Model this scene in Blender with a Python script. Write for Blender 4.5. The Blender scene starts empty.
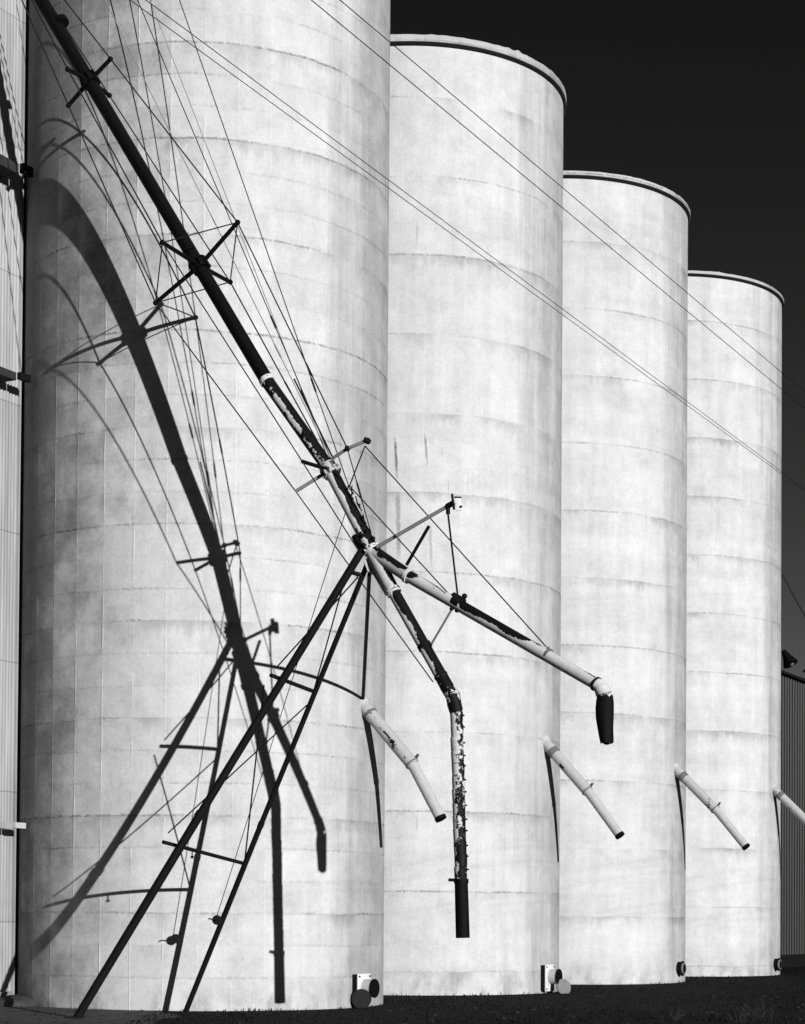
import bpy, bmesh, math, random
from mathutils import Vector, Matrix
R = math.radians
random.seed(7)
S = bpy.context.scene
COL = S.collection

# ------------------------------------------------------------------ helpers
class NT:
    """small node-tree writer"""
    def __init__(s, tree): s.t = tree; s.n = tree.nodes; s.l = tree.links
    def node(s, kind, **kw):
        nd = s.n.new(kind)
        for k, v in kw.items(): setattr(nd, k, v)
        return nd
    def put(s, sock, v):
        if hasattr(v, 'is_output'): s.l.new(v, sock)
        elif v is not None: sock.default_value = v
    def m(s, op, a, b=None, c=None, clamp=False):
        nd = s.node('ShaderNodeMath', operation=op, use_clamp=clamp)
        s.put(nd.inputs[0], a)
        if b is not None: s.put(nd.inputs[1], b)
        if c is not None: s.put(nd.inputs[2], c)
        return nd.outputs[0]
    def vec(s, x, y, z):
        nd = s.node('ShaderNodeCombineXYZ')
        for i, v in enumerate((x, y, z)): s.put(nd.inputs[i], v)
        return nd.outputs[0]
    def noise(s, v, scale, detail=3., rough=.55, dist=0.):
        nd = s.node('ShaderNodeTexNoise')
        s.put(nd.inputs['Vector'], v); nd.inputs['Scale'].default_value = scale
        nd.inputs['Detail'].default_value = detail; nd.inputs['Roughness'].default_value = rough
        nd.inputs['Distortion'].default_value = dist
        return nd.outputs[0]
    def white(s, v):
        nd = s.node('ShaderNodeTexWhiteNoise'); s.put(nd.inputs['Vector'], v); return nd.outputs['Value']
    def step(s, v, a, b, lo=0., hi=1.):
        nd = s.node('ShaderNodeMapRange', interpolation_type='SMOOTHSTEP')
        s.put(nd.inputs[0], v)
        for i, q in enumerate((a, b, lo, hi)): s.put(nd.inputs[i+1], q)
        return nd.outputs[0]
    def coords(s):
        tc = s.node('ShaderNodeTexCoord'); sp = s.node('ShaderNodeSeparateXYZ')
        s.l.new(tc.outputs['Object'], sp.inputs[0])
        return tc.outputs['Object'], sp.outputs[0], sp.outputs[1], sp.outputs[2]
    def bump(s, h, dist=1., strength=1.):
        nd = s.node('ShaderNodeBump'); nd.inputs['Strength'].default_value = strength
        nd.inputs['Distance'].default_value = dist; s.l.new(h, nd.inputs['Height']); return nd.outputs[0]

def new_mat(name, rough=.8, spec=.2):
    m = bpy.data.materials.new(name); m.use_nodes = True
    t = NT(m.node_tree); p = m.node_tree.nodes['Principled BSDF']
    p.inputs['Roughness'].default_value = rough; p.inputs['Specular IOR Level'].default_value = spec
    return m, t, p
def grey(t, p, v):
    c = t.node('ShaderNodeCombineColor')
    for i in range(3): t.put(c.inputs[i], v)
    t.l.new(c.outputs[0], p.inputs['Base Color'])

RAD = 3.594
def concrete(name, seed, base=.47, panel=1., drips=.3, band=.08, zoff=0., flank_shade=0., seeps=()):
    """concrete cast in square form panels: pour lines with weeping smudges, rain runs, mottling"""
    m, t, p = new_mat(name, .95, .06)
    o, x, y, z = t.coords()
    th = t.m('ARCTAN2', x, t.m('MULTIPLY', y, -1.))
    u = t.m('MULTIPLY', th, RAD)
    du, dv = 2*math.pi*RAD/37, .581
    zz = t.m('SUBTRACT', z, zoff)
    wob = t.m('MULTIPLY', t.m('SUBTRACT', t.noise(t.vec(u, z, seed), 1.1, 5), .5), .07)
    wobu = t.m('MULTIPLY', t.m('SUBTRACT', t.noise(t.vec(u, z, seed+3), 1.4, 4), .5), .03)
    fu = t.m('ADD', t.m('DIVIDE', t.m('ADD', u, wobu), du), 100.51)
    fv = t.m('ADD', t.m('DIVIDE', t.m('ADD', zz, wob), dv), 99.)
    iu, iv = t.m('FLOOR', fu), t.m('FLOOR', fv)
    eu = t.m('MULTIPLY', t.m('SUBTRACT', .5, t.m('ABSOLUTE', t.m('SUBTRACT', t.m('FRACT', fu), .5))), du)
    ev = t.m('MULTIPLY', t.m('SUBTRACT', .5, t.m('ABSOLUTE', t.m('SUBTRACT', t.m('FRACT', fv), .5))), dv)
    iv2 = t.m('FLOOR', t.m('ADD', fv, .5))                        # id of the nearest joint
    iu2 = t.m('FLOOR', t.m('ADD', fu, .5))
    major = t.m('LESS_THAN', t.m('ABSOLUTE', t.m('SUBTRACT', t.m('FRACT', t.m('DIVIDE', t.m('ADD', iv2, .5), 3.)), .1667)), .05)
    jag = t.noise(t.vec(u, z, seed+77), 13., 4, .7)
    mv = t.step(eu, .004, .022, 1., 0.)
    mh = t.m('MULTIPLY', t.step(ev, .002, t.m('MULTIPLY_ADD', jag, .085, -.010), 1., 0.), t.step(jag, .34, .62))
    rowr = t.white(t.vec(iv2, seed*3.1, 1.))
    along = t.noise(t.vec(t.m('MULTIPLY', u, .55), t.m('MULTIPLY', iv2, 7.3), seed), 1., 4, .7)
    hs = t.step(t.m('ADD', t.m('MULTIPLY_ADD', rowr, .16, along), t.m('MULTIPLY_ADD', major, .06, .04*panel)), .48, .84)
    # weeping smudge under every third pour line
    dn = t.m('FRACT', t.m('MULTIPLY', t.m('DIVIDE', t.m('ADD', zz, wob), dv*3), -1.))   # 0 at the line, grows downwards
    wl = t.noise(t.vec(t.m('MULTIPLY', u, 9.), t.m('MULTIPLY', z, .8), seed+8), 1., 3, .6)
    wl2 = t.noise(t.vec(t.m('MULTIPLY', u, .7), t.m('MULTIPLY', z, .4), seed+12), 1., 4, .65)
    weep = t.m('MULTIPLY', t.step(dn, .0, t.m('MULTIPLY_ADD', wl, .55, -.10), 1., 0.), t.step(wl2, .42, .70))
    colr = t.noise(t.vec(t.m('MULTIPLY', iu2, 5.7), t.m('MULTIPLY', z, 1.3), seed+4), 1., 4, .7)
    vs = t.step(colr, .40, .66)
    cell = t.m('SUBTRACT', t.white(t.vec(iu, iv, seed)), .5)
    row = t.m('SUBTRACT', t.noise(t.vec(seed, t.m('MULTIPLY', z, 1.3), t.m('MULTIPLY', u, .12)), 1., 4, .65), .5)
    blot = t.m('SUBTRACT', t.noise(t.vec(u, z, seed+9), .55, 7, .66), .5)
    blot2 = t.m('SUBTRACT', t.noise(t.vec(u, z, seed+19), 2.3, 7, .72), .5)
    strk = t.m('SUBTRACT', t.noise(t.vec(t.m('MULTIPLY', u, 2.4), t.m('MULTIPLY', z, .16), seed+2), 1., 6, .68), .5)
    grain = t.m('SUBTRACT', t.noise(t.vec(u, z, seed), 22., 5, .8), .5)
    f = t.m('MULTIPLY_ADD', cell, .08*panel, 1.)
    for v, k in ((row, band*2.6), (blot, .40), (blot2, .52), (strk, .44), (grain, .50)):
        f = t.m('MULTIPLY_ADD', v, k, f)
    # thin rain drips and rust runs
    dr = t.noise(t.vec(t.m('MULTIPLY', u, 7.5), t.m('MULTIPLY', z, .40), seed+31), 1., 3, .55)
    drm = t.m('MULTIPLY', t.step(dr, .70, .78), t.step(t.noise(t.vec(u, z, seed+40), .35, 2), .46, .58))
    f = t.m('MULTIPLY', f, t.m('MULTIPLY_ADD', drm, -drips, 1.))
    # darker towards the right flank, in ragged mottled runs
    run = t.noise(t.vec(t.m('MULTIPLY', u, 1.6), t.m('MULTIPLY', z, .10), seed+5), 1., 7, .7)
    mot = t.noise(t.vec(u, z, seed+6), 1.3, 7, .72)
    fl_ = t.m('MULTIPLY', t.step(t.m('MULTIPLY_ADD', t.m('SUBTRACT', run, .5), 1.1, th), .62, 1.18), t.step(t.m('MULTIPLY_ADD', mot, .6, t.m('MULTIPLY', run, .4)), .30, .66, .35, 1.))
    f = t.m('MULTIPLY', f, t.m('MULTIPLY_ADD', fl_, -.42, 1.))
    if flank_shade:
        # left flank's shade painted darker into the colour, stepping and varying panel by panel
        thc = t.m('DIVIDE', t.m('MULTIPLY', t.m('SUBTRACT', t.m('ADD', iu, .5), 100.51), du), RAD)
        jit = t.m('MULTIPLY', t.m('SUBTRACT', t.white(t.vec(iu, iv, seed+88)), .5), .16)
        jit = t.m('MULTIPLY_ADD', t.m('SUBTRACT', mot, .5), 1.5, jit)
        thc = t.m('MULTIPLY_ADD', t.m('SUBTRACT', z, 8.), -.026, thc)      # painted shade reaches farther round higher up
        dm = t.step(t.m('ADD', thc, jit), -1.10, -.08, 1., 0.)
        f = t.m('MULTIPLY', f, t.m('MULTIPLY_ADD', dm, -flank_shade, 1.))
    # seep stains out of cracks: (u, z) top to (u, z) bottom, width, strength
    for (u0, z0), (u1, z1), wd, st_ in seeps:
        k = (u1-u0)/(z1-z0)
        ux = t.m('ABSOLUTE', t.m('SUBTRACT', t.m('MULTIPLY_ADD', wobu, 1.5, u), t.m('MULTIPLY_ADD', t.m('SUBTRACT', z, z0), k, u0)))
        mk = t.m('MULTIPLY', t.step(ux, wd*.3, t.m('MULTIPLY_ADD', jag, wd*1.6, wd*.4), 1., 0.), t.m('MULTIPLY', t.step(z, z1-.05, z1+.45), t.step(z, z0-.25, z0+.05, 1., 0.)))
        mk = t.m('MULTIPLY', mk, t.step(jag, .26, .52, .35, 1.))
        f = t.m('MULTIPLY', f, t.m('MULTIPLY_ADD', mk, -st_, 1.))
    # pits, bug holes
    pit = t.step(t.noise(t.vec(u, z, seed+50), 8., 3, .6), .70, .78)
    f = t.m('MULTIPLY', f, t.m('MULTIPLY_ADD', pit, -.22, 1.))
    # splash dirt above the ground
    sp = t.m('MULTIPLY', t.step(z, .05, .75, 1., 0.), t.step(t.noise(t.vec(u, t.m('MULTIPLY', z, .5), seed+60), 1.8, 5, .7), .40, .70))
    f = t.m('MULTIPLY', f, t.m('MULTIPLY_ADD', sp, -.40, 1.))
    f = t.m('MULTIPLY', f, t.m('MULTIPLY_ADD', weep, -.30-.08*(1-panel), 1.))
    lw = t.m('MULTIPLY', t.m('MULTIPLY', mh, hs), t.m('MULTIPLY_ADD', major, 1.-panel*.6, panel*.6))
    f = t.m('MULTIPLY', f, t.m('MULTIPLY_ADD', lw, -.36-.24*panel, 1.))
    f = t.m('MULTIPLY', f, t.m('MULTIPLY_ADD', t.m('MULTIPLY', mv, vs), .13*panel, 1.))
    grey(t, p, t.m('MULTIPLY', f, base))
    h = t.m('MULTIPLY', t.m('MULTIPLY', mv, vs), .006*panel)
    h = t.m('MULTIPLY_ADD', lw, -.010, h)
    h = t.m('MULTIPLY_ADD', blot2, .010, h); h = t.m('MULTIPLY_ADD', grain, .003, h)
    t.l.new(t.bump(h), p.inputs['Normal'])
    return m

def plain(name, v, rough=.7, spec=.2, var=.25, scale=6.):
    m, t, p = new_mat(name, rough, spec)
    o, x, y, z = t.coords()
    n = t.m('SUBTRACT', t.noise(o, scale, 5, .65), .5)
    grey(t, p, t.m('MULTIPLY', t.m('MULTIPLY_ADD', n, var*2, 1.), v))
    t.l.new(t.bump(n, .01, .5), p.inputs['Normal'])
    return m

def peel(name, bias, k=.35, a0=0., scale=5., zs=.45, seed=0., white_v=.56, black_v=.005, zwin=None):
    """white paint flaking off a tarred pipe; local z runs along the pipe, local +x is its weather side"""
    m, t, p = new_mat(name, .6, .12)
    o, x, y, z = t.coords()
    ang = t.m('ARCTAN2', y, x)
    n = t.noise(t.vec(x, y, t.m('MULTIPLY_ADD', z, zs, seed)), scale, 6, .62)
    fl = t.noise(t.vec(x, y, t.m('ADD', z, seed)), scale*6, 4, .6)
    c = t.m('COSINE', t.m('SUBTRACT', ang, a0))
    v = t.m('MULTIPLY_ADD', c, k*.5, t.m('ADD', n, bias))
    v = t.m('MULTIPLY_ADD', t.m('SUBTRACT', fl, .5),   .26, v)
    if zwin:
        for a_, b_, amt in zwin: v = t.m('MULTIPLY_ADD', t.m('MULTIPLY', t.step(z, a_-.12, a_+.12), t.step(z, b_-.12, b_+.12, 1., 0.)), amt, v)
    mask = t.step(v, .49, .52)
    dirt = t.m('MULTIPLY_ADD', t.m('SUBTRACT', t.noise(o, 9., 5, .7), .5), .5, 1.)
    w = t.m('MULTIPLY', dirt, white_v)
    b = t.m('MULTIPLY', dirt, black_v)
    mx = t.node('ShaderNodeMix', data_type='FLOAT')
    t.put(mx.inputs[0], mask); t.put(mx.inputs[2], w); t.put(mx.inputs[3], b)
    grey(t, p, mx.outputs[0])
    t.l.new(t.bump(t.m('MULTIPLY_ADD', mask, -.003, t.m('MULTIPLY', fl, .003))), p.inputs['Normal'])
    return m

class MB:
    """collects shapes in one bmesh (world coordinates)"""
    def __init__(s): s.bm = bmesh.new()
    def ring(s, c, ax, r, n=16, ref=None):
        ax = Vector(ax).normalized()
        a = ref if ref else (Vector((0, 0, 1)) if abs(ax.z) < .95 else Vector((1, 0, 0)))
        e1 = ax.cross(a).normalized(); e2 = ax.cross(e1)
        return [s.bm.verts.new(Vector(c)+(e1*math.cos(6.283185307*i/n)+e2*math.sin(6.283185307*i/n))*r) for i in range(n)]
    def loft(s, rings, caps=True):
        for A, B in zip(rings, rings[1:]):
            n = len(A)
            for i in range(n): s.bm.faces.new((A[i], A[(i+1) % n], B[(i+1) % n], B[i]))
        if caps:
            s.bm.faces.new(rings[0]); s.bm.faces.new(list(reversed(rings[-1])))
        return s
    def tube(s, pts, r, n=12, caps=True):
        pts = [Vector(p) for p in pts]; rr = r if isinstance(r, (list, tuple)) else [r]*len(pts)
        R_ = []; ref = None
        for i, p in enumerate(pts):
            d = (pts[min(i+1, len(pts)-1)]-pts[max(i-1, 0)]).normalized()
            if ref is None: ref = Vector((0, 0, 1)) if abs(d.z) < .95 else Vector((1, 0, 0))
            R_.append(s.ring(p, d, rr[i], n, ref))
        return s.loft(R_, caps)
    def box(s, M, sx, sy, sz, bev=0.):
        g = bmesh.ops.create_cube(s.bm, size=1., matrix=M @ Matrix.Diagonal((sx, sy, sz, 1)))
        if bev:
            ed = {e for v in g['verts'] for e in v.link_edges}
            bmesh.ops.bevel(s.bm, geom=list(ed), offset=bev, segments=2, affect='EDGES', profile=.6)
        return s
    def blob(s, c, r, n=2, squash=(1, 1, 1)):
        bmesh.ops.create_icosphere(s.bm, subdivisions=n, radius=r, matrix=Matrix.Translation(c) @ Matrix.Diagonal((*squash, 1)))
        return s
    def hull(s, rings):
        vs = [v for r in rings for v in r]
        bmesh.ops.convex_hull(s.bm, input=vs); 
        return s
    def build(s, name, mat, parent=None, M=None, smooth=True, ang=40):
        """M: local frame of the object (world coords); default = parent's frame or the world"""
        bmesh.ops.recalc_face_normals(s.bm, faces=s.bm.faces)
        base = M if M is not None else (parent_world(parent) if parent else Matrix())
        s.bm.transform(base.inverted())
        me = bpy.data.meshes.new(name); s.bm.to_mesh(me); s.bm.free()
        me.materials.append(mat)
        if smooth:
            for f in me.polygons: f.use_smooth = True
            me.set_sharp_from_angle(angle=R(ang))
        o = bpy.data.objects.new(name, me); COL.objects.link(o)
        if parent:
            o.parent = parent; o.matrix_basis = parent_world(parent).inverted() @ base
        else: o.matrix_basis = base
        return o
def parent_world(o):
    M = o.matrix_basis.copy()
    while o.parent: o = o.parent; M = o.matrix_basis @ M
    return M
def frame(p0, p1, side=(.53, -.82, .5)):
    """frame at p0, z along p0->p1, x towards the side vector"""
    z = (Vector(p1)-Vector(p0)).normalized(); sd = Vector(side)
    x = (sd-z*sd.dot(z)).normalized(); y = z.cross(x)
    M = Matrix((x, y, z)).transposed().to_4x4(); M.translation = Vector(p0); return M
def tag(o, label=None, cat=None, group=None, kind=None):
    for k, v in (('label', label), ('category', cat), ('group', group), ('kind', kind)):
        if v: o[k] = v
    return o
def thing(name, loc, label, cat, group=None):
    e = bpy.data.objects.new(name, None); COL.objects.link(e); e.location = loc; e.matrix_basis = Matrix.Translation(loc)
    e.empty_display_size = .3
    return tag(e, label, cat, group)
def lerp(a, b, t): return Vector(a)+(Vector(b)-Vector(a))*t

# ------------------------------------------------------------------ survey of the site, metres
X1, Y1, DX, DY = -3.955, 38.940, 4.0458, 7.7265           # first silo, spacing of the row
ROW = Vector((DX, DY, 0)).normalized(); NRM = Vector((ROW.y, -ROW.x, 0))
P = {
'axU': (-6.554, 34.993, 18.003),'c1': (-5.578, 34.454, 16.331),'c2': (-3.502, 33.290, 12.689),'tr': (-2.298, 32.610, 10.549),
'c3': (-1.223, 32.065, 8.954),'fl': (-0.516, 31.638, 7.558),'anch': (-8.139, 35.879, 20.776),'nubA': (-6.162, 34.815, 17.529),
'axT': (-10.658, 37.294, 25.202),
'T1': (-2.833, 32.902, 13.294),'T2': (-4.036, 32.493, 12.806),'T3': (-4.300, 33.760, 12.195),'T4': (-3.066, 34.222, 12.713),
'U1': (-5.193, 34.260, 16.630),'U2': (-5.902, 34.056, 16.355),'U3': (-5.991, 34.689, 15.983),'U4': (-5.306, 34.920, 16.264),
's3a': (-1.790, 32.291, 8.649),'s3b': (-0.622, 31.696, 9.351),'s3c': (-1.649, 31.538, 8.968),'s3d': (-1.119, 32.612, 8.945),
's3m': (-0.936, 31.818, 9.248),'box': (0.749, 30.823, 8.168),'tipw': (-0.651, 31.743, 9.273),
'knee': (0.761, 30.860, 5.136),'bend': (2.882, 29.360, 5.134),'A0': (-0.182, 31.426, 6.882),'Aw': (0.330, 31.122, 5.951),
'Ak': (0.582, 30.969, 5.477),'B0': (0.055, 31.236, 7.091),'Bc': (0.834, 30.726, 6.595),'Bw': (2.173, 29.837, 5.668),
'Bk': (2.855, 29.382, 5.181),'Atop': (0.825, 30.870, 4.903),'Amid': (0.915, 30.890, 2.283),'Aend': (0.946, 30.890, 1.381),
'Bel': (2.969, 29.330, 5.027),'Bbot': (3.002, 29.330, 4.329),'out0': (-0.442, 31.500, 7.597),'ropT': (0.672, 30.840, 7.999),
'ropB': (0.825, 30.726, 6.727),'strT': (0.378, 30.950, 7.830),'strB': (0.030, 31.186, 7.256),'sAB0': (0.734, 30.726, 6.477),
'sAB1': (0.432, 31.122, 5.999),'w349': (-0.897, 31.808, 8.639),'w447': (0.662, 30.726, 6.757),'w548': (2.142, 29.837, 5.796),
'w434': (0.457, 30.959, 5.381),'w358': (-0.716, 31.627, 7.522),'w371': (-0.544, 31.743, 7.868),
'l1T': (-0.669, 31.647, 7.591),'l1B': (-5.377, 32.717, 0.0),'l2T': (-0.605, 31.747, 7.352),'l2B': (-3.793, 34.638, 0.0),
'r0a': (-0.924, 31.694, 7.243),'r1a': (-2.152, 31.919, 5.589),'r2a': (-3.905, 32.295, 2.895),'d1a': (-0.932, 31.699, 7.212),
'd2b': (-2.063, 31.904, 5.701),'d3b': (-3.823, 32.274, 3.041),'d4a': (-2.257, 31.941, 5.430),'r0b': (-0.701, 31.808, 7.200),
'r1b': (-1.499, 32.516, 5.403),'r2b': (-2.722, 33.620, 2.597),'d1b': (-1.475, 32.509, 5.419),'d2a': (-0.749, 31.822, 7.170),
'd3a': (-1.592, 32.603, 5.181),'d4b': (-2.670, 33.592, 2.664),'wi': (-3.103, 33.987, 1.662),'winch': (-3.166, 33.927, 1.627),
'ww': (-0.856, 31.806, 8.541),'cb': (-0.748, 37.318, 5.691),
'W2': (-4.816, 34.878, 17.962),'W3': (-4.036, 34.577, 17.827),'W4': (-4.602, 34.924, 17.985),'W1': (-5.372, 34.750, 17.898),
'h331': (-1.208, 32.061, 9.133),'h352': (-0.890, 31.875, 8.588),'h328': (-1.277, 32.143, 9.200),
}
P = {k: Vector(v) for k, v in P.items()}

# ------------------------------------------------------------------ materials
M_black = plain('tarred_steel', .0035, .6, .08, .4, 12)
M_rust = plain('dark_weathered_steel', .006, .7, .10, .5, 10)
M_wire = plain('wire_rope', .008, .6, .2, .3, 20)
M_bright = plain('galvanised_wire', .25, .45, .4, .3, 20)
M_pgrey = plain('grey_painted_pipe', .22, .6, .2, .4, 9)
M_white = plain('white_paint', .60, .6, .25, .18, 7)
M_dull = plain('dulled_paint_band', .13, .7, .15, .6, 12)
M_pwhite = plain('chalky_white_paint', .42, .7, .15, .3, 9)
M_lid = plain('duct_cover_grey', .10, .6, .25, .3, 9)
M_void = plain('duct_interior', .006, .9, .0, .1)
M_peelHi = peel('peeled_paint_mostly_bare', 1.0, 2.0, R(245), 7., .55, 3., .50)
M_peelMid = peel('peeled_paint_weather_side_bare', -.20, 1.3, R(-24), 6., .35, 11.)
M_peelA = peel('peeled_paint_branch', -.09, 1.0, R(-16), 6.5, .4, 21.)
M_peelB = peel('peeled_paint_long_branch', -.42, .75, R(0), 6., .35, 33., .50, .005, ((1.1, 2.5, .27), (.0, .12, .2)))
M_clampmix = peel('clamp_flaking', .02, .2, 0., 12., 1., 15., .40)
M_peelLow = peel('peeled_paint_light', -.15, .25, R(60), 7., .5, 5.)
M_link = peel('peeled_paint_drop_links', -.13, .34, R(-10), 10., .8, 41., .50, .006, ((1.3, 3.2, .06), (2.0, 3.2, .07)))
M_tar_shade = plain('roof_tar_rim_shade', .006, .8, .1, .3)

# ------------------------------------------------------------------ world, sun, camera
AZ, EL = math.atan2(.5381, -.8429), R(12.01)
SUN = Vector((math.sin(AZ)*math.cos(EL), math.cos(AZ)*math.cos(EL), math.sin(EL)))
w = bpy.data.worlds.new('World'); S.world = w; w.use_nodes = True
wt = NT(w.node_tree); bg = w.node_tree.nodes['Background']
sky = wt.node('ShaderNodeTexSky', sky_type='NISHITA', sun_disc=False)
sky.sun_elevation = EL; sky.sun_rotation = AZ; sky.altitude = 1500.; sky.air_density = 1.; sky.dust_density = 1.6; sky.ozone_density = 1.
sc = wt.node('ShaderNodeSeparateColor'); wt.l.new(sky.outputs[0], sc.inputs[0])
# black-and-white film behind a deep red filter: it records the red light, blue is held back
redf = wt.m('MINIMUM', wt.m('MULTIPLY', wt.m('MAXIMUM', wt.m('SUBTRACT', sc.outputs[0], wt.m('MULTIPLY', sc.outputs[2], .33)), .02), .95), 1.6)
cc = wt.node('ShaderNodeCombineColor')
for i in range(3): wt.l.new(redf, cc.inputs[i])
wt.l.new(cc.outputs[0], bg.inputs[0]); bg.inputs[1].default_value = .05
sl = bpy.data.lights.new('sun', 'SUN'); sl.energy = 5.; sl.angle = R(.42); sl.color = (1, 1, 1)
so = bpy.data.objects.new('sun', sl); COL.objects.link(so); so.rotation_euler = SUN.to_track_quat('Z', 'Y').to_euler(); so.location = SUN*60

f_px, pit, rol, sy, ch = 1983.333, .0237159, .0069568, 357.562, 1.70699
cd = bpy.data.cameras.new('camera'); co = bpy.data.objects.new('camera', cd); COL.objects.link(co); S.camera = co
fw = Vector((0, math.cos(pit), math.sin(pit))); up = Vector((0, -math.sin(pit), math.cos(pit))); rt = Vector((1, 0, 0))
r2 = rt*math.cos(rol)+up*math.sin(rol); u2 = -rt*math.sin(rol)+up*math.cos(rol)
co.matrix_world = Matrix((r2, u2, -fw)).transposed().to_4x4(); co.location = (0, 0, ch)
cd.sensor_fit = 'VERTICAL'; cd.sensor_height = 36.; cd.lens = f_px*36/1024; cd.shift_y = sy/1024
cd.clip_start = .2; cd.clip_end = 3000
S.view_settings.view_transform = 'Standard'; S.view_settings.look = 'None'; S.view_settings.gamma = 1.; S.view_settings.exposure = .12

# ------------------------------------------------------------------ ground
m, t, p = new_mat('dark_soil_and_turf', .95, .05)
o_, x, y, z = t.coords()
n1 = t.noise(o_, .35, 5, .6); n2 = t.noise(o_, 4., 6, .7); n3 = t.noise(o_, 30., 3, .7)
v = t.m('MULTIPLY', t.m('MULTIPLY_ADD', t.m('SUBTRACT', n1, .5), 1.2, 1.), .014)
v = t.m('MULTIPLY', v, t.m('MULTIPLY_ADD', t.m('SUBTRACT', n2, .5), 1.1, 1.))
v = t.m('ADD', v, t.m('MULTIPLY', t.step(n3, .74, .80), .02))
grey(t, p, v)
t.l.new(t.bump(t.m('MULTIPLY_ADD', n2, .12, t.m('MULTIPLY', n3, .02))), p.inputs['Normal'])
b = MB(); q = 900
b.bm.faces.new([b.bm.verts.new(c) for c in ((-q, -q, 0), (q, -q, 0), (q, q, 0), (-q, q, 0))])
tag(b.build('ground', m, smooth=False), kind='structure')
m, t, p = new_mat('old_concrete_apron', .9, .1)
o_, x, y, z = t.coords()
n1 = t.noise(o_, .9, 6, .65); n2 = t.noise(o_, 14., 5, .7)
wv = t.noise(t.vec(x, y, 0), 1.1, 5, .65)
crack = t.step(t.m('ABSOLUTE', t.m('SUBTRACT', wv, .5)), .004, .012, 1., 0.)
v = t.m('MULTIPLY', t.m('MULTIPLY_ADD', t.m('SUBTRACT', n1, .5), .9, 1.), .075)
v = t.m('MULTIPLY', v, t.m('MULTIPLY_ADD', t.m('SUBTRACT', n2, .5), .5, 1.))
v = t.m('MULTIPLY', v, t.m('MULTIPLY_ADD', crack, -.8, 1.))
grey(t, p, v); t.l.new(t.bump(t.m('MULTIPLY_ADD', crack, -.02, t.m('MULTIPLY', n2, .01))), p.inputs['Normal'])
M_apron = m
b = MB(); rng = random.Random(4)
edge = []
for i in range(26):                                               # ragged broken edge
    a = i/25
    edge.append((-4.9+1.1*math.sin(a*3)+rng.uniform(-.18, .18), 27.5+a*9.3, .004))
vs = [b.bm.verts.new(c) for c in edge]+[b.bm.verts.new((-16, 36.8, .004)), b.bm.verts.new((-16, 27.5, .004))]
b.bm.faces.new(vs)
tag(b.build('concrete_apron', M_apron, smooth=False), kind='structure')

# ------------------------------------------------------------------ silos
def in_silo(x, y, mar=0.):
    return any((x-X1-i*DX)**2+(y-Y1-i*DY)**2 < (RAD+mar)**2 for i in range(4))
SIL_LABEL = [
 'nearest and largest pale concrete silo, crossed by the black shadow of the loading spout',
 'second concrete silo in the row, behind the hanging drop pipe with black tip',
 'third concrete silo in the row, between the second silo and the narrowest one',
 'farthest and smallest concrete silo, standing beside the dark ribbed building']
SEEDS = [3.7, 17.2, 29.9, 44.4]
CH = [ # azimuth of the chute, bend (radial, z), end (radial, z)
 (-26.83, 1.042, 4.529, 1.627, 3.513), (-29.3, 1.06, 4.53, 1.84, 3.53), (-30.4, 1.14, 4.56, 1.98, 3.57), (-30.2, 1.14, 4.58, 1.98, 3.60)]
PORT = [(-28.8, .335), (-28.6, .345), (-26.5, .38), (-27.5, .33)]
def cyl_pts(rad, z, n=160): return [(rad*math.cos(6.283185307*i/n), rad*math.sin(6.283185307*i/n), z) for i in range(n)]
SEEP = (((-.332, 12.2), (-.259, 11.15), .04, .70), ((-.258, 11.02), (-.215, 9.4), .06, .42), ((.334, 12.3), (.395, 11.45), .03, .55), ((.469, 10.3), (.50, 9.2), .04, .30), ((.69, 12.05), (.738, 11.6), .02, .35))
UP = [.07, .075, .065, .06]; SLAB = [.17, .17, .125, .10]
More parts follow.
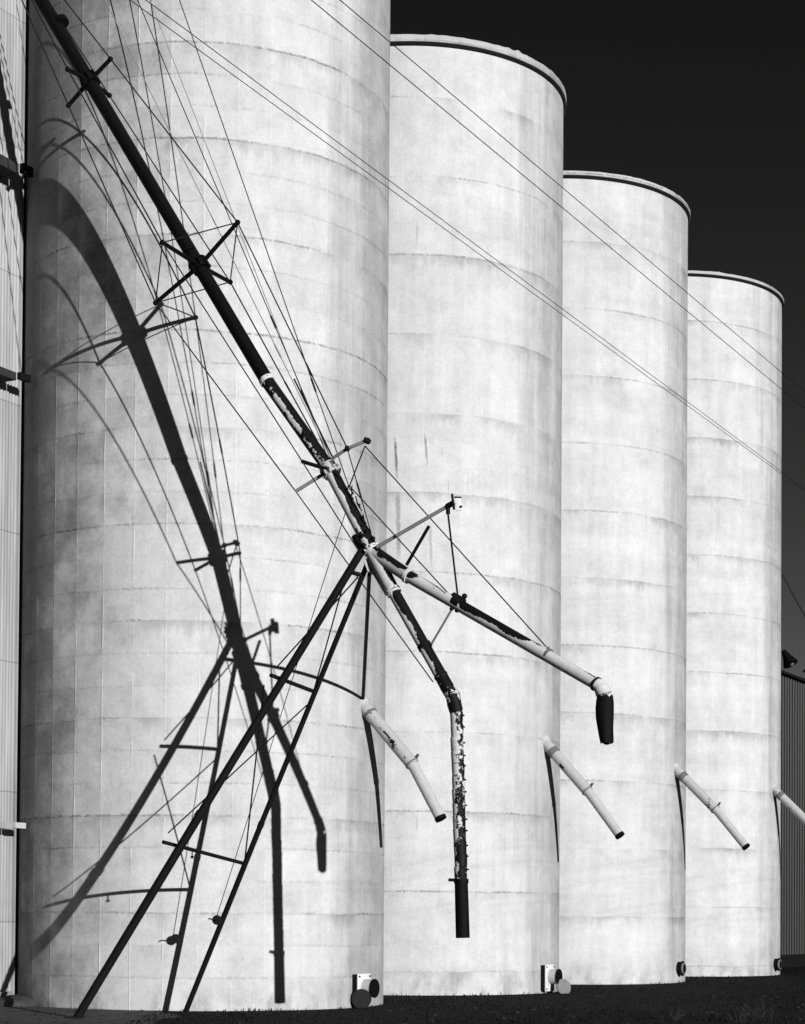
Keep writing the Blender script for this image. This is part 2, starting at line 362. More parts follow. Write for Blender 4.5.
for i in range(4):
    cx, cy = X1+i*DX, Y1+i*DY
    rng = random.Random(50+i)
    T = thing('silo', (cx, cy, 0), SIL_LABEL[i], 'silo', 'concrete grain silos in a row')
    CW = Matrix.Translation((cx, cy, 0))
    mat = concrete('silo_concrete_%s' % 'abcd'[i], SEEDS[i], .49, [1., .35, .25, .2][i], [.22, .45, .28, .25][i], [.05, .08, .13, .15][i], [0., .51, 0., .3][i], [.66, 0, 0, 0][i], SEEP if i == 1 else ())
    b = MB()
    zs = [-.3]+[1.75*k for k in range(0, 12)]+[20.74+UP[i]]
    b.loft([[b.bm.verts.new((cx+px, cy+py, pz)) for px, py, pz in cyl_pts(RAD, zz)] for zz in zs])
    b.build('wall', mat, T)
    b = MB()
    b.loft([[b.bm.verts.new((cx+px, cy+py, pz)) for px, py, pz in cyl_pts(r_, zz+UP[i])] for r_, zz in ((RAD-.3, 20.74), (RAD+.035, 20.741), (RAD+.045, 20.80), (RAD-.3, 20.801))])
    b.build('drip_edge_shade', M_tar_shade, T)  # dark ring stands for shade under the slab overhang and a drip edge
    b = MB(); rr = []
    jit = [rng.gauss(0, 1) for _ in range(160)]
    for r_, zz, jr in ((RAD+.05, 20.803+UP[i], 0), (RAD+.072, 20.812+UP[i], 0), (RAD+.072, 20.79+UP[i]+SLAB[i], .006), (RAD+.045, 20.80+UP[i]+SLAB[i], .018), (RAD-.5, 20.81+UP[i]+SLAB[i], 0)):
        rr.append([b.bm.verts.new((cx+px*(1+jr*jit[k]*.12), cy+py*(1+jr*jit[k]*.12), pz+(jr*jit[k]*.9 if rng.random() < .35 else 0))) for k, (px, py, pz) in enumerate(cyl_pts(r_, zz))])
    b.loft(rr)
    b.build('roof_slab', concrete('roof_slab_concrete_%s' % 'abcd'[i], SEEDS[i]+70, .40, .5, .5, .1), T)
    # discharge chute
    az, br, bz, er, ez = CH[i]
    n = Vector((math.cos(R(az)), math.sin(R(az)), 0)); c0 = Vector((cx, cy, 0))
    base = c0+n*(RAD-.05)+Vector((0, 0, 5.72)); bend = c0+n*(RAD+br)+Vector((0, 0, bz)); end = c0+n*(RAD+er)+Vector((0, 0, ez))
    F = frame(base, bend)
    b = MB(); b.tube([base, bend], .125, 24)
    chute = b.build('discharge_chute', peel('chute_paint_%s' % 'abcd'[i], -.20+.03*(i == 0), .18, R(90), 6., .5, 61.+i*7.7, .38), T, F)
    F2 = frame(bend, end)
    d1 = (bend-base).normalized(); d2 = (end-bend).normalized()
    b = MB(); b.tube([bend-d1*.10, bend+d2*.06, end], [.108, .106, .104], 24)
    b.build('lower_pipe', peel('chute_paint_lower_%s' % 'abcd'[i], -.26, .1, R(90), 6., .5, 71.+i*3, .42), chute, F2)
    b = MB(); b.tube([end-d2*.05, end+d2*.012], .112, 24); b.build('spout_rim', M_black, chute)
    b = MB(); b.tube([end+d2*.013, end+d2*.016], .092, 24); b.build('spout_mouth', M_void, chute)
    b = MB(); b.tube([bend-d1*.05, bend-d1*.025], .136, 24)
    sd = F.col[0].to_3d()
    b.box(Matrix.Translation(bend-d1*.05+Vector((.10, -.05, .12))) @ F.to_3x3().to_4x4(), .12, .05, .04)
    b.build('clamp_band', M_dull, chute)
    if i in (0, 1, 2, 3):
        b = MB(); q0 = base+d1*(.25 if i == 0 else .30); b.tube([q0, q0+d1*(.05 if i == 0 else .14)], .138, 24); b.build('collar', M_dull, chute)
    b = MB(); b.tube([base-d1*.02, base+d1*.10], [.150, .132], 24); b.build('wall_flange', M_pwhite, chute)
    # aeration port near the ground
    pa, pz = PORT[i]
    n = Vector((math.cos(R(pa)), math.sin(R(pa)), 0)); tn = Vector((-n.y, n.x, 0)); zz = Vector((0, 0, 1))
    pc = c0+n*RAD+zz*pz
    B = Matrix((n, tn, zz)).transposed().to_4x4()
    if i < 2:
        b = MB(); b.box(Matrix.Translation(pc+n*.02) @ B, .16, .46, .58, .008); port = b.build('aeration_port', M_rust, T)
        b = MB(); b.box(Matrix.Translation(pc+n*.112) @ B, .02, .48, .60, .004); b.build('face_plate', M_white, port)
        for sy_ in (-1, 1):
            for sz_ in (-1, 1):
                b = MB(); b.tube([pc+n*.12+tn*.19*sy_+zz*.25*sz_, pc+n*.14+tn*.19*sy_+zz*.25*sz_], .018, 8); b.build('bolt', M_black, port)
        tc = pc+zz*.03
        b = MB(); b.tube([tc+n*.12, tc+n*.34], .165, 28); b.build('duct', plain('duct_paint_%s' % 'ab'[i], .42, .6, .25, .25), port)
        b = MB(); b.tube([tc+n*.12, tc+n*.135], .205, 28); b.build('duct_flange', M_white, port)
        b = MB(); b.tube([tc+n*.33, tc+n*.352], .178, 28); b.build('duct_rim', M_black, port)
        b = MB(); b.tube([tc+n*.353, tc+n*.356], .155, 28); b.build('duct_opening', M_void, port)
        if i == 0:
            lc = Vector((pc.x, pc.y, .175))+n*.20-tn*.24; ln = (n*.35-tn*.75+zz*.10).normalized()
            lmat = plain('cover_dark', .010, .6, .2, .3)
        else:
            lc = Vector((pc.x, pc.y, .15))+n*.44+tn*.05; ln = (n*.75-tn*.5+zz*.25).normalized()
            lmat = plain('cover_grey', .16, .6, .2, .35)
        b = MB(); b.tube([lc-ln*.035, lc], .185, 28); b.tube([lc, lc+ln*.008], .165, 28)
        b.build('cover_lid', lmat, port)
    else:
        b = MB(); b.tube([pc-n*.03, pc+n*.10], .18, 28); port = b.build('aeration_port', M_rust, T)
        b = MB(); b.tube([pc+n*.10, pc+n*.13], .20, 28); b.build('duct_flange', M_rust, port)
        b = MB(); b.tube([pc+n*.13, pc+n*.17], .145, 28); b.build('duct', M_pgrey, port)
        b = MB(); b.tube([pc+n*.17, pc+n*.175], .125, 28); b.build('duct_opening', M_void, port)
# a torn bracket end left on the second silo's wall
cx, cy = X1+DX, Y1+DY

# ------------------------------------------------------------------ elevator house on the left
def corrugated(origin, along, nrm, length, height, pitch, amp, n_per=6, z0=0.):
    b = MB(); cols = int(length/pitch*n_per)
    prev = None
    for k in range(cols+1):
        s_ = k*pitch/n_per; off = amp*math.sin(2*math.pi*k/n_per)
        a = origin+along*s_+nrm*off
        cur = (b.bm.verts.new((a.x, a.y, z0)), b.bm.verts.new((a.x, a.y, height)))
        if prev: b.bm.faces.new((prev[0], cur[0], cur[1], prev[1]))
        prev = cur
    return b
def sheet_mat(name, base, seam):
    m, t, p = new_mat(name, .55, .3)
    o_, x, y, z = t.coords()
    fz = t.m('FRACT', t.m('DIVIDE', t.m('ADD', z, .9), seam))
    sm = t.step(fz, .0, .012, 1., 0.)
    u = t.m('ADD', x, y)
    st = t.noise(t.vec(t.m('MULTIPLY', x, 3.), t.m('MULTIPLY', y, 3.), t.m('MULTIPLY', z, .25)), 1.5, 5, .65)
    f = t.m('MULTIPLY_ADD', t.m('SUBTRACT', st, .5), 1.3, 1.)
    f = t.m('MULTIPLY', f, t.m('MULTIPLY_ADD', sm, -.6, 1.))
    sheet = t.white(t.vec(t.m('FLOOR', t.m('DIVIDE', t.m('ADD', z, .9), seam)), t.m('FLOOR', t.m('MULTIPLY', t.m('ADD', t.m('MULTIPLY', x, ROW.x), t.m('MULTIPLY', y, ROW.y)), 1.45)), 0.))
    f = t.m('MULTIPLY', f, t.m('MULTIPLY_ADD', t.m('SUBTRACT', sheet, .5), .22, 1.))
    grey(t, p, t.m('MULTIPLY', f, base))
    return m
c1c = Vector((X1, Y1, 0))
M_ledge = plain('ledge_board', .28, .7, .2, .4, 3.); M_ledged = plain('ledge_dark_board', .03, .8, .1, .6, 4.)
corner = c1c-NRM*2.32-ROW*2.84
EH = thing('elevator_house', corner, 'tall pale corrugated metal elevator house at the left edge beside the nearest silo', 'building')
M_sheet = sheet_mat('galvanised_corrugated_sheet', .30, 2.45)
L_EH, D_EH, H_EH = 3.2, 9., 36.
b = corrugated(corner-ROW*L_EH, ROW, NRM, L_EH, H_EH, .088, .012)
b.build('wall', M_sheet, EH, ang=80)
b = MB()
ctr = corner-ROW*(L_EH/2+.02)-NRM*(D_EH/2+.03)
BW = Matrix((NRM, ROW, Vector((0, 0, 1)))).transposed().to_4x4()
b.box(Matrix.Translation(ctr+Vector((0, 0, H_EH/2))) @ BW, D_EH, L_EH-.04, H_EH-.02)
b.build('core_wall', plain('sheet_side_wall', .35, .6, .2, .3, 2.), EH, smooth=False)
b = MB(); b.box(Matrix.Translation(ctr+Vector((0, 0, H_EH+.1))) @ BW, D_EH+.5, L_EH+.5, .2); b.build('roof', M_tar_shade, EH, smooth=False)
b = MB(); b.box(Matrix.Translation(corner-ROW*.03+NRM*.0+Vector((0, 0, H_EH/2))) @ BW, .05, .05, H_EH-.1); b.build('corner_trim', M_sheet, EH, smooth=False)
for zz, th, pr in ((15.62, .20, .42), (11.72, .15, .42), (3.34, .12, .42)):
    b = MB()
    a = corner-ROW*(L_EH/2+.40)+NRM*(pr/2-.02+.02)+Vector((0, 0, zz))
    b.box(Matrix.Translation(a) @ BW, pr, L_EH-.5, th, .01)
    b.build('ledge', M_ledge if zz < 5 else M_ledged, EH, smooth=False)  # upper two ledges get the darker board colour
    b = MB()
    b.box(Matrix.Translation(corner-ROW*.50+NRM*(pr+.06)+Vector((0, 0, zz+.01))) @ BW, .10, .30, th*.9, .01)
    b.build('ledge_end_bracket', M_pwhite if zz < 5 else M_rust, EH, smooth=False)
b = MB(); b.box(Matrix.Translation(corner-ROW*(L_EH/2+.1)+NRM*.04+Vector((0, 0, .10))) @ BW, .16, L_EH-.1, .30, .02); b.build('plinth', plain('plinth_concrete', .2, .9, .1, .4, 3.), EH, smooth=False)

# ------------------------------------------------------------------ dark ribbed building on the right
bo = Vector((10.5, 64.5, 0))
DB = thing('ribbed_building', bo, 'low dark building with vertical ribbed metal cladding beyond the farthest silo', 'building')
M_dark = sheet_mat('dark_ribbed_sheet', .006, 3.6)
b = MB(); prev = None; s_ = 0; Lb = 26.; pit_ = .32
prof = ((0, 0), (.19, 0), (.22, .045), (.29, .045), (.32, 0))
while s_ < Lb:
    for du_, off in prof[:-1]:
        a = bo+ROW*(s_+du_)+NRM*off
        cur = (b.bm.verts.new((a.x, a.y, .45)), b.bm.verts.new((a.x, a.y, 10.35)))
        if prev: b.bm.faces.new((prev[0], cur[0], cur[1], prev[1]))
        prev = cur
    s_ += pit_
b.build('wall', M_dark, DB, smooth=False)
b = MB(); b.box(Matrix.Translation(bo+ROW*(Lb/2)-NRM*4.03+Vector((0, 0, 5.17))) @ BW, 8., Lb, 10.3); b.build('core_wall', M_tar_shade, DB, smooth=False)
b = MB(); b.box(Matrix.Translation(bo+ROW*(Lb/2)-NRM*3.95+Vector((0, 0, 10.40))) @ BW, 8.3, Lb+.3, .10, .02); b.build('roof', M_tar_shade, DB, smooth=False)
b = MB(); b.box(Matrix.Translation(bo+ROW*(Lb/2)+NRM*.01+Vector((0, 0, .2))) @ BW, .1, Lb, .5); b.build('plinth', M_tar_shade, DB, smooth=False)

yl = bo+ROW*5.75+NRM*.25+Vector((0, 0, 10.52))
YL = thing('yard_lamp', yl, 'small black floodlight on the roof edge of the dark ribbed building', 'lamp')
b = MB(); b.tube([yl+Vector((0, .1, 0)), yl+Vector((-.02, .1, .30)), yl+Vector((.02, 0, .48))], .03, 10); b.build('bracket', M_black, YL)
b = MB(); b.tube([yl+Vector((-.06, -.0, .62)), yl+Vector((.05, -.05, .40)), yl+Vector((.20, -.14, .12))], [.08, .15, .26], 18); b.build('lamp_hood', M_black, YL)
b = MB(); b.blob(yl+Vector((.19, -.13, .15)), .10, 2); b.build('bulb', M_lid, YL)
vt = bo+ROW*8.9+NRM*.1+Vector((0, 0, 10.5))
VT = thing('roof_vent', vt, 'tiny dark vent pipe on the eave at the right edge of the picture', 'vent')
b = MB(); b.tube([vt, vt+Vector((0, 0, .28))], .05, 12); b.build('pipe', M_black, VT)
b = MB(); b.tube([vt+Vector((0, 0, .26)), vt+Vector((0, 0, .36))], [.15, .06], 12); b.build('cap', M_black, VT)

# ------------------------------------------------------------------ loading spout
LS = thing('loading_spout', (P['fl'].x, P['fl'].y, 0), 'long guyed grain loading spout in black and peeling white, forking into two hanging pipes', 'loading spout')
def pipe(name, a, b_, r, mat, parent, n=28, rb=None):
    F = frame(a, b_); mb = MB(); mb.tube([a, b_], [r, rb or r], n); return mb.build(name, mat, parent, F)
def bar(name, pts, r, mat, parent, n=10):
    mb = MB(); mb.tube(pts, r, n); return mb.build(name, mat, parent)
ax = (P['fl']-P['c2']).normalized()
upper = pipe('upper_pipe', P['axT'], P['tr']+ax*.02, .118, M_black, LS)
# flanged joints along the upper pipe
for key, r_ in (('nubA', .134), ('anch', .17)):
    b = MB(); b.tube([P[key]-ax*.05, P[key]+ax*.05], r_, 24); b.build('pipe_flange', M_black, upper)
mid = pipe('peeling_pipe', P['tr'], P['c3'], .112, M_peelHi, LS)
low = pipe('weathered_pipe', P['c3'], P['fl'], .112, M_peelMid, LS)
b = MB(); F = frame(P['tr'], P['c3'])
b.tube([P['tr']-ax*.05, P['tr']+ax*.03], .126, 24); b.build('pipe_collar', M_peelLow, mid, F)

def clamp(c, r, mat, parent, bolts=6, seed=0):
    rg = random.Random(seed); mb = MB(); e1 = ax.orthogonal().normalized(); e2 = ax.cross(e1)
    mb.tube([c-ax*.10, c-ax*.05, c+ax*.05, c+ax*.10], [r*1.02, r*1.12, r*1.12, r*1.02], 24)
    for s__ in (-1, 1): mb.tube([c+ax*s__*.075, c+ax*s__*.10], r*1.25, 20)
    for k in range(bolts):
        a = 6.283*k/bolts+rg.uniform(-.2, .2); d = e1*math.cos(a)+e2*math.sin(a); q = c+d*r*1.25+ax*rg.uniform(-.04, .04)
        mb.tube([q-ax*.05, q+ax*.05], .022, 8); mb.blob(q+ax*.06, .03, 1)
    return mb.build('spreader_clamp', mat, parent)
def star(c, tips, r_arm, seed, wires=True):
    cl = clamp(c, .125, M_black, LS, 7, seed)
    for q in tips:
        d = (q-c).normalized(); mb = MB(); mb.tube([c+d*.10, q], [r_arm*1.1, r_arm], 10); mb.blob(q, r_arm*1.35, 2); mb.build('spreader_arm', M_black, cl)
    if wires:
        for a_, b_ in zip(tips, tips[1:]+tips[:1]): bar('spreader_tie', [a_, b_], .011, M_wire, cl, 6)
star(P['c1'], [P[k] for k in ('U1', 'U2', 'U3', 'U4')], .036, 1, False)
star(P['c2'], [P[k] for k in ('T1', 'T2', 'T3', 'T4')], .036, 2)
c3c = clamp(P['c3'], .118, M_clampmix, LS, 9, 3)
bar('spreader_arm', [P['c3']+(P['s3a']-P['c3'])*.15, P['s3a']], .03, M_pgrey, c3c)
bar('spreader_arm', [P['h331']+Vector((.02, -.03, -.0)), P['s3m'], P['s3b']], .028, M_pgrey, c3c)
bar('spreader_arm', [P['c3'], P['s3c']], .032, M_black, c3c)
bar('spreader_arm', [P['c3'], P['s3d']], .032, M_black, c3c)
b = MB(); b.blob(P['s3m'], .05, 2); b.build('wire_clamp', M_rust, c3c)
b = MB(); b.tube([P['s3b']+Vector((-.05, 0, .02)), P['s3b']+Vector((.02, 0, -.01)), P['s3b']+Vector((.06, 0, -.03))], [.04, .055, .035], 10); b.build('wire_clamp', M_rust, c3c)

# guy wires of the spout, each with its turnbuckles
def wire(pts, parent=LS, mat=None, r=.010, buckle=(), name='guy_wire'):
    mb = MB(); mb.tube(pts, r, 6)
    a, b_ = Vector(pts[0]), Vector(pts[-1])
    for tq in buckle:
        q = lerp(a, b_, tq); d = (b_-a).normalized(); mb.tube([q-d*.16, q-d*.11, q+d*.11, q+d*.16], [r, .017, .017, r], 8)
    return mb.build(name, mat or M_wire, parent)
for u_, t_ in (('U1', 'T1'), ('U2', 'T2'), ('U3', 'T3'), ('U4', 'T4')):
    wire([P['anch'], P[u_]], r=.012); wire([P[u_], P[t_]], r=.012)
wire([P['T1'], P['s3m']], r=.011, buckle=(.66,)); wire([P['T2'], P['s3c'], P['w358']], r=.011); wire([P['T3'], P['s3a']], r=.011); wire([P['T4'], P['s3d']], r=.012, buckle=(.55,))
wire([P['s3m'], P['w371']], buckle=(.5,)); wire([P['s3a'], P['w434']], r=.010)
wire([P['tipw'], P['w548']], r=.010); wire([P['tipw'], P['w349']], r=.012); wire([P['w349'], P['w447']], r=.010)
wire([P['s3d'], P['w371']], buckle=(.3,)); 
# stay cables rising to the elevator house
def to_house(a, d):
    s__ = ((corner-NRM*.0-a).dot(NRM))/d.dot(NRM); return a+d*s__
for key, lowk, bk in (('W1', 'h331', (.22,)), ('W2', 'h331', (.28,)), ('W3', 'h352', (.20,)), ('W4', 'h328', (.12,))):
    a = P[lowk]; d = P[key]-a
    wire([a, to_house(a, d)], r=.0085 if key != 'W4' else .0075, mat=M_bright if key in ('W1', 'W4') else M_wire, buckle=tuple(x_*d.length/(to_house(a, d)-a).length for x_ in bk), name='stay_cable')
    if key == 'W1':
        wire([a+Vector((.04, 0, 0)), lerp(a, P[key], .16)+Vector((.03, 0, .02))], r=.014, name='stay_cable')
# frayed loops where the cables are tied off beside the pipe
rg = random.Random(9)
for k in range(14):
    tq = rg.random(); q = lerp(P['h331'], P['w371'], tq)+Vector((rg.uniform(-.02, .05), -.12, rg.uniform(-.05, .05)))
    b = MB(); b.tube([q, q+Vector((-.03, 0, .05)), q+Vector((rg.uniform(-.06, -.02), rg.uniform(-.03, .03), rg.uniform(.09, .16)))], .011, 6)
    b.build('cable_tail', M_wire, LS)


# fork
fl = P['fl']; dA = (P['knee']-P['A0']).normalized(); dB = (P['bend']-P['B0']).normalized()
b = MB()
b.hull([b.ring(fl-ax*.02, ax, .128, 20), b.ring(P['A0'], dA, .108, 20)]); 
fork = b.build('fork_body', peel('fork_paint', .02, .9, R(-70), 5., .5, 81., .46), LS, frame(fl, P['A0']))
b = MB(); b.hull([b.ring(fl+ax*.03, ax, .124, 20), b.ring(P['B0'], dB, .108, 20)])
b.build('fork_branch', peel('fork_branch_paint', -.14, .95, R(5), 5.5, .5, 91., .36), fork, frame(fl, P['B0'], (.3, 0, 1)))
b = MB(); b.tube([fl-ax*.06, fl-ax*.03], .145, 24); b.tube([fl-ax*.02, fl+ax*.01], .145, 24)
for k in range(8):
    e1 = ax.orthogonal().normalized(); e2 = ax.cross(e1); q = fl-ax*.03+(e1*math.cos(k*.785)+e2*math.sin(k*.785))*.15; b.blob(q, .028, 1)
b.build('fork_flange', M_peelLow, fork, frame(fl, P['A0']))
b = MB()                                                            # gusset plate the trestle legs bolt to
gp = [(-.526, 31.60, 7.521), (-.652, 31.60, 7.392), (-.594, 31.60, 7.235), (-.500, 31.60, 7.185), (-.304, 31.60, 6.855), (-.17, 31.60, 6.91), (-.30, 31.60, 7.25)]
fr = [b.bm.verts.new(Vector(c)+Vector((0, .02, 0))) for c in gp]; bk = [b.bm.verts.new(Vector(c)+Vector((0, .16, 0))) for c in gp]
b.loft([fr, bk]); b.build('gusset_plate', M_pwhite, fork, smooth=False)
# lugs and bolts above the flange
b = MB(); rg = random.Random(5)
for k in range(14):
    q = fl-ax*rg.uniform(.1, .4)+Vector((rg.uniform(-.14, .1), -.1, rg.uniform(-.05, .1))); b.blob(q, rg.uniform(.02, .045), 1)
b.box(Matrix.Translation(fl-ax*.22+Vector((-.12, -.02, -.05))) @ frame(fl, P['A0']).to_3x3().to_4x4(), .08, .10, .30, .01)
b.build('hinge_lugs', M_black, fork)

# branch A: down to the knee, then the telescoping drop pipe
brA = pipe('short_branch', P['A0'], P['Ak'], .098, M_peelA, LS, 28, .10)
b = MB(); b.tube([P['A0']-dA*.03, P['A0']], .125, 24); b.tube([P['A0']+dA*.02, P['A0']+dA*.05], .122, 24); b.build('branch_flange', M_peelLow, brA, frame(P['A0'], P['Ak']))
b = MB(); b.tube([P['Ak']-dA*.02, P['Ak']+dA*.01], .112, 24); b.build('clamp_band', M_rust, brA)
b = MB(); b.tube([P['Aw']-dA*.05, P['Aw']+dA*.03], .115, 24); b.build('clamp_band', M_rust, brA)
kn = [P['Ak'], lerp(P['Ak'], P['knee'], .55), P['knee']+Vector((.005, 0, .02)), lerp(P['knee'], P['Atop'], .45)+Vector((-.002, 0, 0)), P['Atop']]
b = MB(); b.tube(kn, [.104, .110, .116, .115, .108], 28); b.build('elbow', peel('elbow_paint', .0, .25, R(20), 7., .6, 55.), brA, frame(P['Ak'], P['Atop']))
NL = 13; dv_ = (P['Amid']-P['Atop']); rg = random.Random(12)
pts_, rad_ = [], []
for k in range(NL):                                                 # telescoping links, each slipped into the next
    jx = Vector((rg.uniform(-.006, .006), rg.uniform(-.006, .006), 0)); a = P['Atop']+dv_*(k/NL)+jx; c = P['Atop']+dv_*((k+.96)/NL)+jx
    pts_ += [a, a+dv_*(.06/NL), c, c+dv_*(.02/NL)]; rad_ += [.092, .103, .097, .092]
b = MB(); b.tube(pts_, rad_, 28); drop = b.build('drop_pipe', M_link, LS, frame(P['Atop'], P['Amid']), ang=25)
for k in range(NL):
    a = P['Atop']+dv_*(k/NL); q = a+dv_*(rg.uniform(.15, .4)/NL)
    b = MB(); b.tube([q+Vector((.08, -.035, 0)), q+Vector((.120, -.05, 0))], .013, 8); b.build('rivet', M_black, drop)
    b = MB(); b.tube([a-dv_*(.05/NL), a+dv_*(.0/NL)], .0955, 24); b.build('link_edge', M_rust, drop)
tip = pipe('rubber_sleeve', P['Amid'], P['Aend'], .104, plain('black_rubber', .004, .7, .08, .3), LS, 28, .110)
b = MB(); b.tube([P['Amid']+Vector((0, 0, .02)), P['Amid']-Vector((0, 0, .05))], .116, 24); b.box(Matrix.Translation(P['Amid']+Vector((-.15, -.03, -.0))), .10, .04, .05); b.build('hose_clamp', M_black, tip)

# branch B: long flat branch with a torn rubber boot
brB = pipe('long_branch', P['B0'], P['Bk'], .098, M_peelB, LS, 28, .092)
b = MB(); b.tube([P['B0']-dB*.03, P['B0']+dB*.03], .122, 24); b.build('branch_flange', M_peelLow, brB, frame(P['B0'], P['Bk']))
b = MB(); c = P['Bc']; b.tube([c-dB*.07, c+dB*.07], .112, 24)
for q, r_ in ((Vector((-.06, 0, .12)), .04), (Vector((.10, 0, .10)), .045), (Vector((.12, -.05, -.04)), .03), (Vector((-.10, 0, -.10)), .035), (Vector((-.02, -.03, -.13)), .035)): b.blob(c+q, r_, 2)
b.build('clamp_band', M_rust, brB)
b = MB(); b.tube([P['Bw']-dB*.02, P['Bw']+dB*.02], .101, 24); b.blob(P['Bw']+Vector((0, 0, .105)), .03, 1); b.build('clamp_band', M_dull, brB)
b = MB(); b.tube([P['Bk']-dB*.015, P['Bk']+dB*.015], .113, 24); b.build('clamp_band', M_rust, brB)
el = [P['Bk'], P['Bk']+dB*.08, P['Bel']+Vector((.0, -.0, .0)), P['Bel']+Vector((.0, 0, -.06))]
b = MB(); b.tube(el, [.098, .108, .122, .115], 28); b.build('elbow', M_peelLow, brB, frame(P['Bk'], P['Bel']))
b = MB()
rings = []
H = P['Bel'].z-P['Bbot'].z
for k in range(9):
    f_ = k/8; zc = P['Bel'].z-.03-f_*H
    xl = [-.115, -.135, -.145, -.140, -.130, -.115, -.10, -.085, -.065][k]; xr = [.12, .128, .130, .130, .130, .129, .128, .128, .128][k]
    ring_ = []
    for j in range(28):
        a = 6.283185*j/28; cx_ = math.cos(a); x_ = xr*cx_ if cx_ > 0 else -xl*cx_
        ring_.append(b.bm.verts.new((P['Bel'].x+.015+x_*(1+.03*math.sin(5*a+k)), P['Bel'].y+.105*math.sin(a), zc+(.02*math.sin(3*a+1) if k == 8 else (.025*math.sin(7*a) if k == 0 else 0)))))
    rings.append(ring_)
b.loft(rings); b.build('rubber_boot', plain('black_rubber_boot', .004, .7, .08, .4), brB)

# outrigger with its pulley bracket, rope and struts
og = bar('outrigger_arm', [P['out0'], P['box']], .030, M_pgrey, LS)
dO = (P['box']-P['out0']).normalized()
b = MB(); q = P['box']
b.box(Matrix.Translation(q+Vector((.0, 0, .02))) @ Matrix.Rotation(R(-8), 4, 'Y'), .035, .10, .24, .006)
b.tube([q-dO*.12, q+dO*.01], .045, 10); b.tube([P['ropT']+Vector((0, 0, .09)), P['ropT']], .035, 10)
b.build('pulley_bracket', M_black, og)
b = MB(); b.box(Matrix.Translation(q+Vector((.085, .0, -.02))) @ Matrix.Rotation(R(-6), 4, 'Y'), .095, .03, .20, .006); b.build('bracket_plate', M_white, og)
b = MB(); b.tube([q+Vector((.02, -.01, .09)), q+Vector((.13, -.01, .085))], .014, 8); b.build('pulley_pin', M_black, og)
b = MB(); b.blob(q+Vector((.125, -.03, -.06)), .022, 1); b.build('bolt', M_black, og)
b = MB(); b.blob(lerp(P['out0'], P['box'], .22), .035, 1); b.build('wire_clamp', M_black, og)
wire([P['ropT'], P['ropB']], r=.017, mat=M_rust, name='lift_rope')
bar('strut', [P['strB'], P['strT']], .028, M_black, LS)
bar('strut', [P['sAB0'], P['sAB1']], .018, M_pgrey, LS)
bar('wall_brace', [P['fl']+Vector((-.05, .12, -.35)), P['cb']+Vector((-.02, -.03, .10))], .033, M_black, LS)

# ------------------------------------------------------------------ trestle under the fork
SF = thing('support_trestle', (P['l1B'].x, P['l1B'].y, 0), 'black two legged steel trestle holding up the fork of the loading spout', 'trestle')
def leg(b0, t0, r):
    mb = MB(); j = lerp(b0, t0, .44)
    mb.tube([b0-Vector((0, 0, .05)), j-(t0-b0).normalized()*.03], r*1.06, 16); mb.tube([j-(t0-b0).normalized()*.05, j+(t0-b0).normalized()*.05], r*1.2, 16); mb.tube([j, t0], [r, r*.96], 16)
    o_ = mb.build('leg', M_rust, SF)
    mb = MB(); mb.box(Matrix.Translation((b0.x, b0.y, .012)), .30, .30, .02, .004); mb.build('foot_plate', M_rust, o_)
    return o_
lg1 = leg(P['l1B'], P['l1T'], .067); lg2 = leg(P['l2B'], P['l2T'], .045)
for a, c, r_ in (('r0a', 'r0b', .035), ('r1a', 'r1b', .034), ('r2a', 'r2b', .032)):
    rn = bar('rung', [P[a], P[c]], r_, M_rust, SF)
    if a == 'r2a':
        q = lerp(P[a], P[c], .36); mb = MB(); mb.tube([q, q-Vector((0, 0, .10))], .010, 6); mb.blob(q-Vector((0, 0, .12)), .03, 1); mb.build('hook', M_rust, rn)
for a, c in (('d1a', 'd1b'), ('d2a', 'd2b'), ('d3a', 'd3b'), ('d4a', 'd4b')):
    wire([P[a], P[c]], SF, r=.013, mat=M_rust, name='cross_brace')
wq = P['winch']; vd = Vector((.1, -1, 0)).normalized()
b = MB(); b.tube([wq-vd*.07, wq-vd*.05, wq+vd*.05, wq+vd*.07], [.085, .06, .06, .085], 20); b.tube([wq-vd*.07, P['wi']-vd*.05], .03, 8)
win = b.build('winch', M_black, SF)
b = MB(); b.tube([wq+vd*.05, wq+vd*.12, wq+vd*.12+Vector((-.13, 0, .02)), wq+vd*.2+Vector((-.14, 0, .02))], .012, 8); b.build('crank_handle', M_rust, win)
wire([wq+Vector((-.0, 0, .08)), P['ww']], SF, r=.007, name='winch_cable')

# ------------------------------------------------------------------ overhead wires
def sag(a, b_, s_, n=24):
    return [lerp(a, b_, k/n)-Vector((0, 0, s_*4*(k/n)*(1-k/n))) for k in range(n+1)]
for lab, (bx, by, bz), in (
  ('upper of the two thin wires crossing the tops of the far silos against the sky', (-.08, 10.85, 6.52)),
  ('lower of the two thin wires crossing the tops of the far silos against the sky', (-.20, 10.375, 6.29)),
  ('lower wire of the close pair slanting down across the nearest silo to the right edge', (-1.225, 8.66, 5.74)),
  ('upper wire of the close pair slanting across the nearest silo', (-1.15, 8.52, 5.685))):
    base = Vector((bx, by, bz))
    pts = [base+ROW*s_ for s_ in (-20, -8, -3, 0, 3, 6, 10, 18, 30, 50)]
    sl_ = {-1.225: .0135, -1.15: .0165, -.20: .005}.get(bx, .002)
    pts = [p_-Vector((0, 0, 1))*(sl_*(p_-base).dot(ROW)) for p_ in pts]
    b = MB(); b.tube(pts, .0020 if 'close' in lab else .0026, 6)
    tag(b.build('overhead_wire', M_wire), lab, 'wire', 'overhead wires in front of the silos')
b = MB(); b.tube([(11.9, 62.3, 12.6), (17.9, 59.4, 0.)], .028, 6)
b.blob((17.9, 59.4, .02), .08, 1)
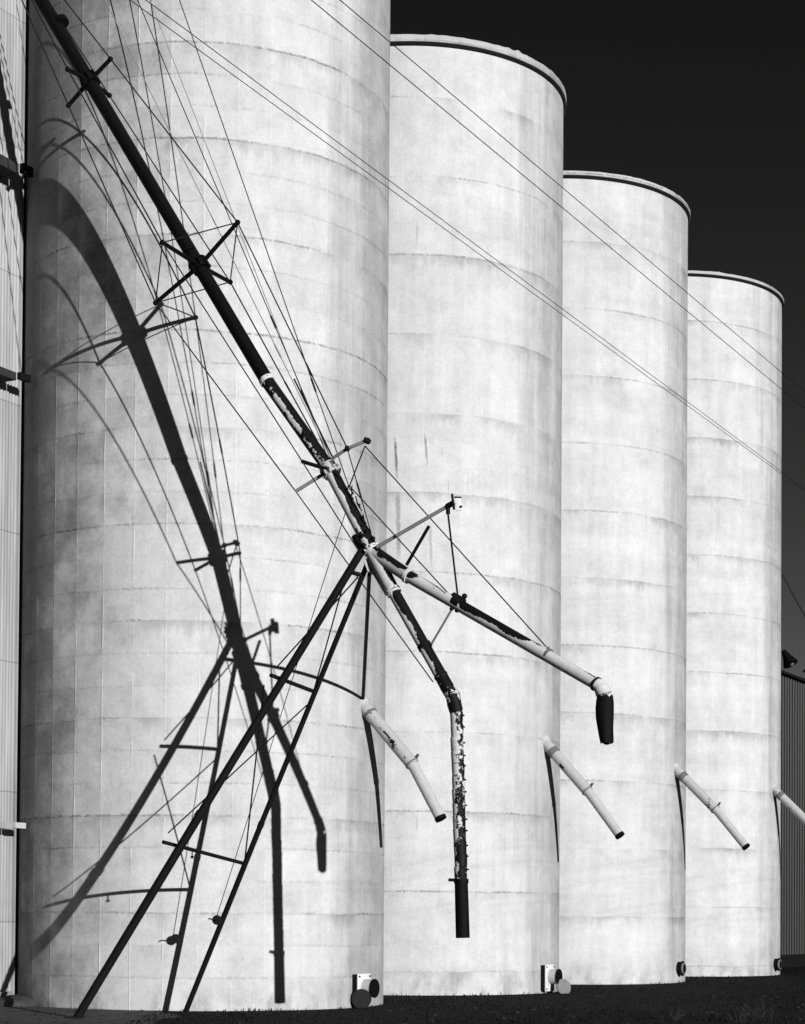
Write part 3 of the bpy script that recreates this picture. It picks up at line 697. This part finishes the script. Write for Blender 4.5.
tag(b.build('anchor_cable', M_wire), 'short slanting cable against the sky right of the farthest silo', 'cable')

# ------------------------------------------------------------------ grass, weeds, rubble
M_grass = plain('dry_dark_grass', .007, .9, .05, .7, 3.)
rg = random.Random(21); b = MB()
def blade(x, y, h, wd, lean, az):
    d = Vector((math.cos(az), math.sin(az), 0)); sdv = Vector((-d.y, d.x, 0))*wd
    v0 = Vector((x, y, -.005)); v1 = v0+d*lean*.4+Vector((0, 0, h*.6)); v2 = v0+d*lean+Vector((0, 0, h))
    A = [b.bm.verts.new(c_) for c_ in (v0-sdv, v0+sdv, v1+sdv*.7, v1-sdv*.7, v2)]
    b.bm.faces.new(A[:4]); b.bm.faces.new((A[3], A[2], A[4]))
cnt = 0
while cnt < 15000:
    y_ = 28.5+38*rg.random()**1.5; x_ = y_*rg.uniform(-.2, .225)
    if in_silo(x_, y_, .01): continue
    if x_ < -4.3 and y_ < 37 and rg.random() < .93: continue
    dens = .5+.5*math.sin(x_*.9+1.3*math.sin(y_*.5))
    if rg.random() > .25+.75*dens: continue
    near_wall = any(abs(math.hypot(x_-X1-i*DX, y_-Y1-i*DY)-RAD) < .22 for i in range(4))
    h = rg.uniform(.02, .06)*(1.5 if near_wall else 1.)
    if x_ > 5.2 and y_ < 36: h *= rg.uniform(1., 2.4)
    blade(x_, y_, h, rg.uniform(.006, .014), rg.uniform(-.06, .06), rg.uniform(0, 6.28)); cnt += 1
tag(b.build('grass', M_grass, smooth=False), kind='stuff')
b = MB(); rg = random.Random(8)
for k in range(260):
    y_ = rg.uniform(29, 44); x_ = y_*rg.uniform(-.2, .21)
    if in_silo(x_, y_, .05): continue
    s_ = rg.uniform(.012, .04)
    bmesh.ops.create_icosphere(b.bm, subdivisions=1, radius=s_, matrix=Matrix.Translation((x_, y_, s_*.3)) @ Matrix.Rotation(rg.uniform(0, 6), 4, 'Z') @ Matrix.Diagonal((1.3, .8, .6, 1)))
tag(b.build('gravel', plain('grey_stones', .03, .9, .1, .5, 20), smooth=False), kind='stuff')
# straggling dry weeds at the lower right
M_weed = plain('dry_weed_stems', .03, .9, .05, .4, 5.)
WL = ['taller dry weed at the lower right corner, leaning right', 'thin dry weed left of the taller weed at the lower right', 'short dry weed on the dark ground in front of the third silo']
for k, (x_, y_, s_) in enumerate(((6.05, 33.4, 1.25), (5.55, 32.6, .8), (4.6, 33.2, .6))):
    T = thing('weed', (x_, y_, 0), WL[k], 'weed', 'dry weeds at the lower right')
    b = MB(); rg = random.Random(70+k)
    for j in range(16):
        a = rg.uniform(0, 6.28); r_ = rg.uniform(.05, .22)*s_; h = rg.uniform(.15, .38)*s_
        p0 = Vector((x_+rg.uniform(-.12, .12)*s_, y_+rg.uniform(-.1, .1), 0)); p1 = p0+Vector((math.cos(a)*r_, math.sin(a)*r_, h))
        b.tube([p0, lerp(p0, p1, .5)+Vector((0, 0, .04)), p1], [.006, .005, .002], 5)
        for q in range(4):
            c_ = lerp(p0, p1, rg.uniform(.4, 1.)); b.blob(c_+Vector((rg.uniform(-.02, .02), 0, .0)), rg.uniform(.008, .018), 1, (1.5, 1, .6))
    b.build('stems', M_weed, T)
# heap of spilled earth against the elevator house corner
c_ = corner+NRM*.35-ROW*.35
b = MB(); b.blob(Vector((c_.x, c_.y, .0)), .5, 3, (1.1, 1.1, .38))
rg = random.Random(3)
for v_ in b.bm.verts: v_.co += Vector((rg.uniform(-.03, .03), rg.uniform(-.03, .03), rg.uniform(-.025, .025)))
tag(b.build('earth_heap', plain('loose_earth', .05, .95, .05, .5, 8.)), 'small heap of earth at the foot of the corrugated elevator house corner', 'earth heap')
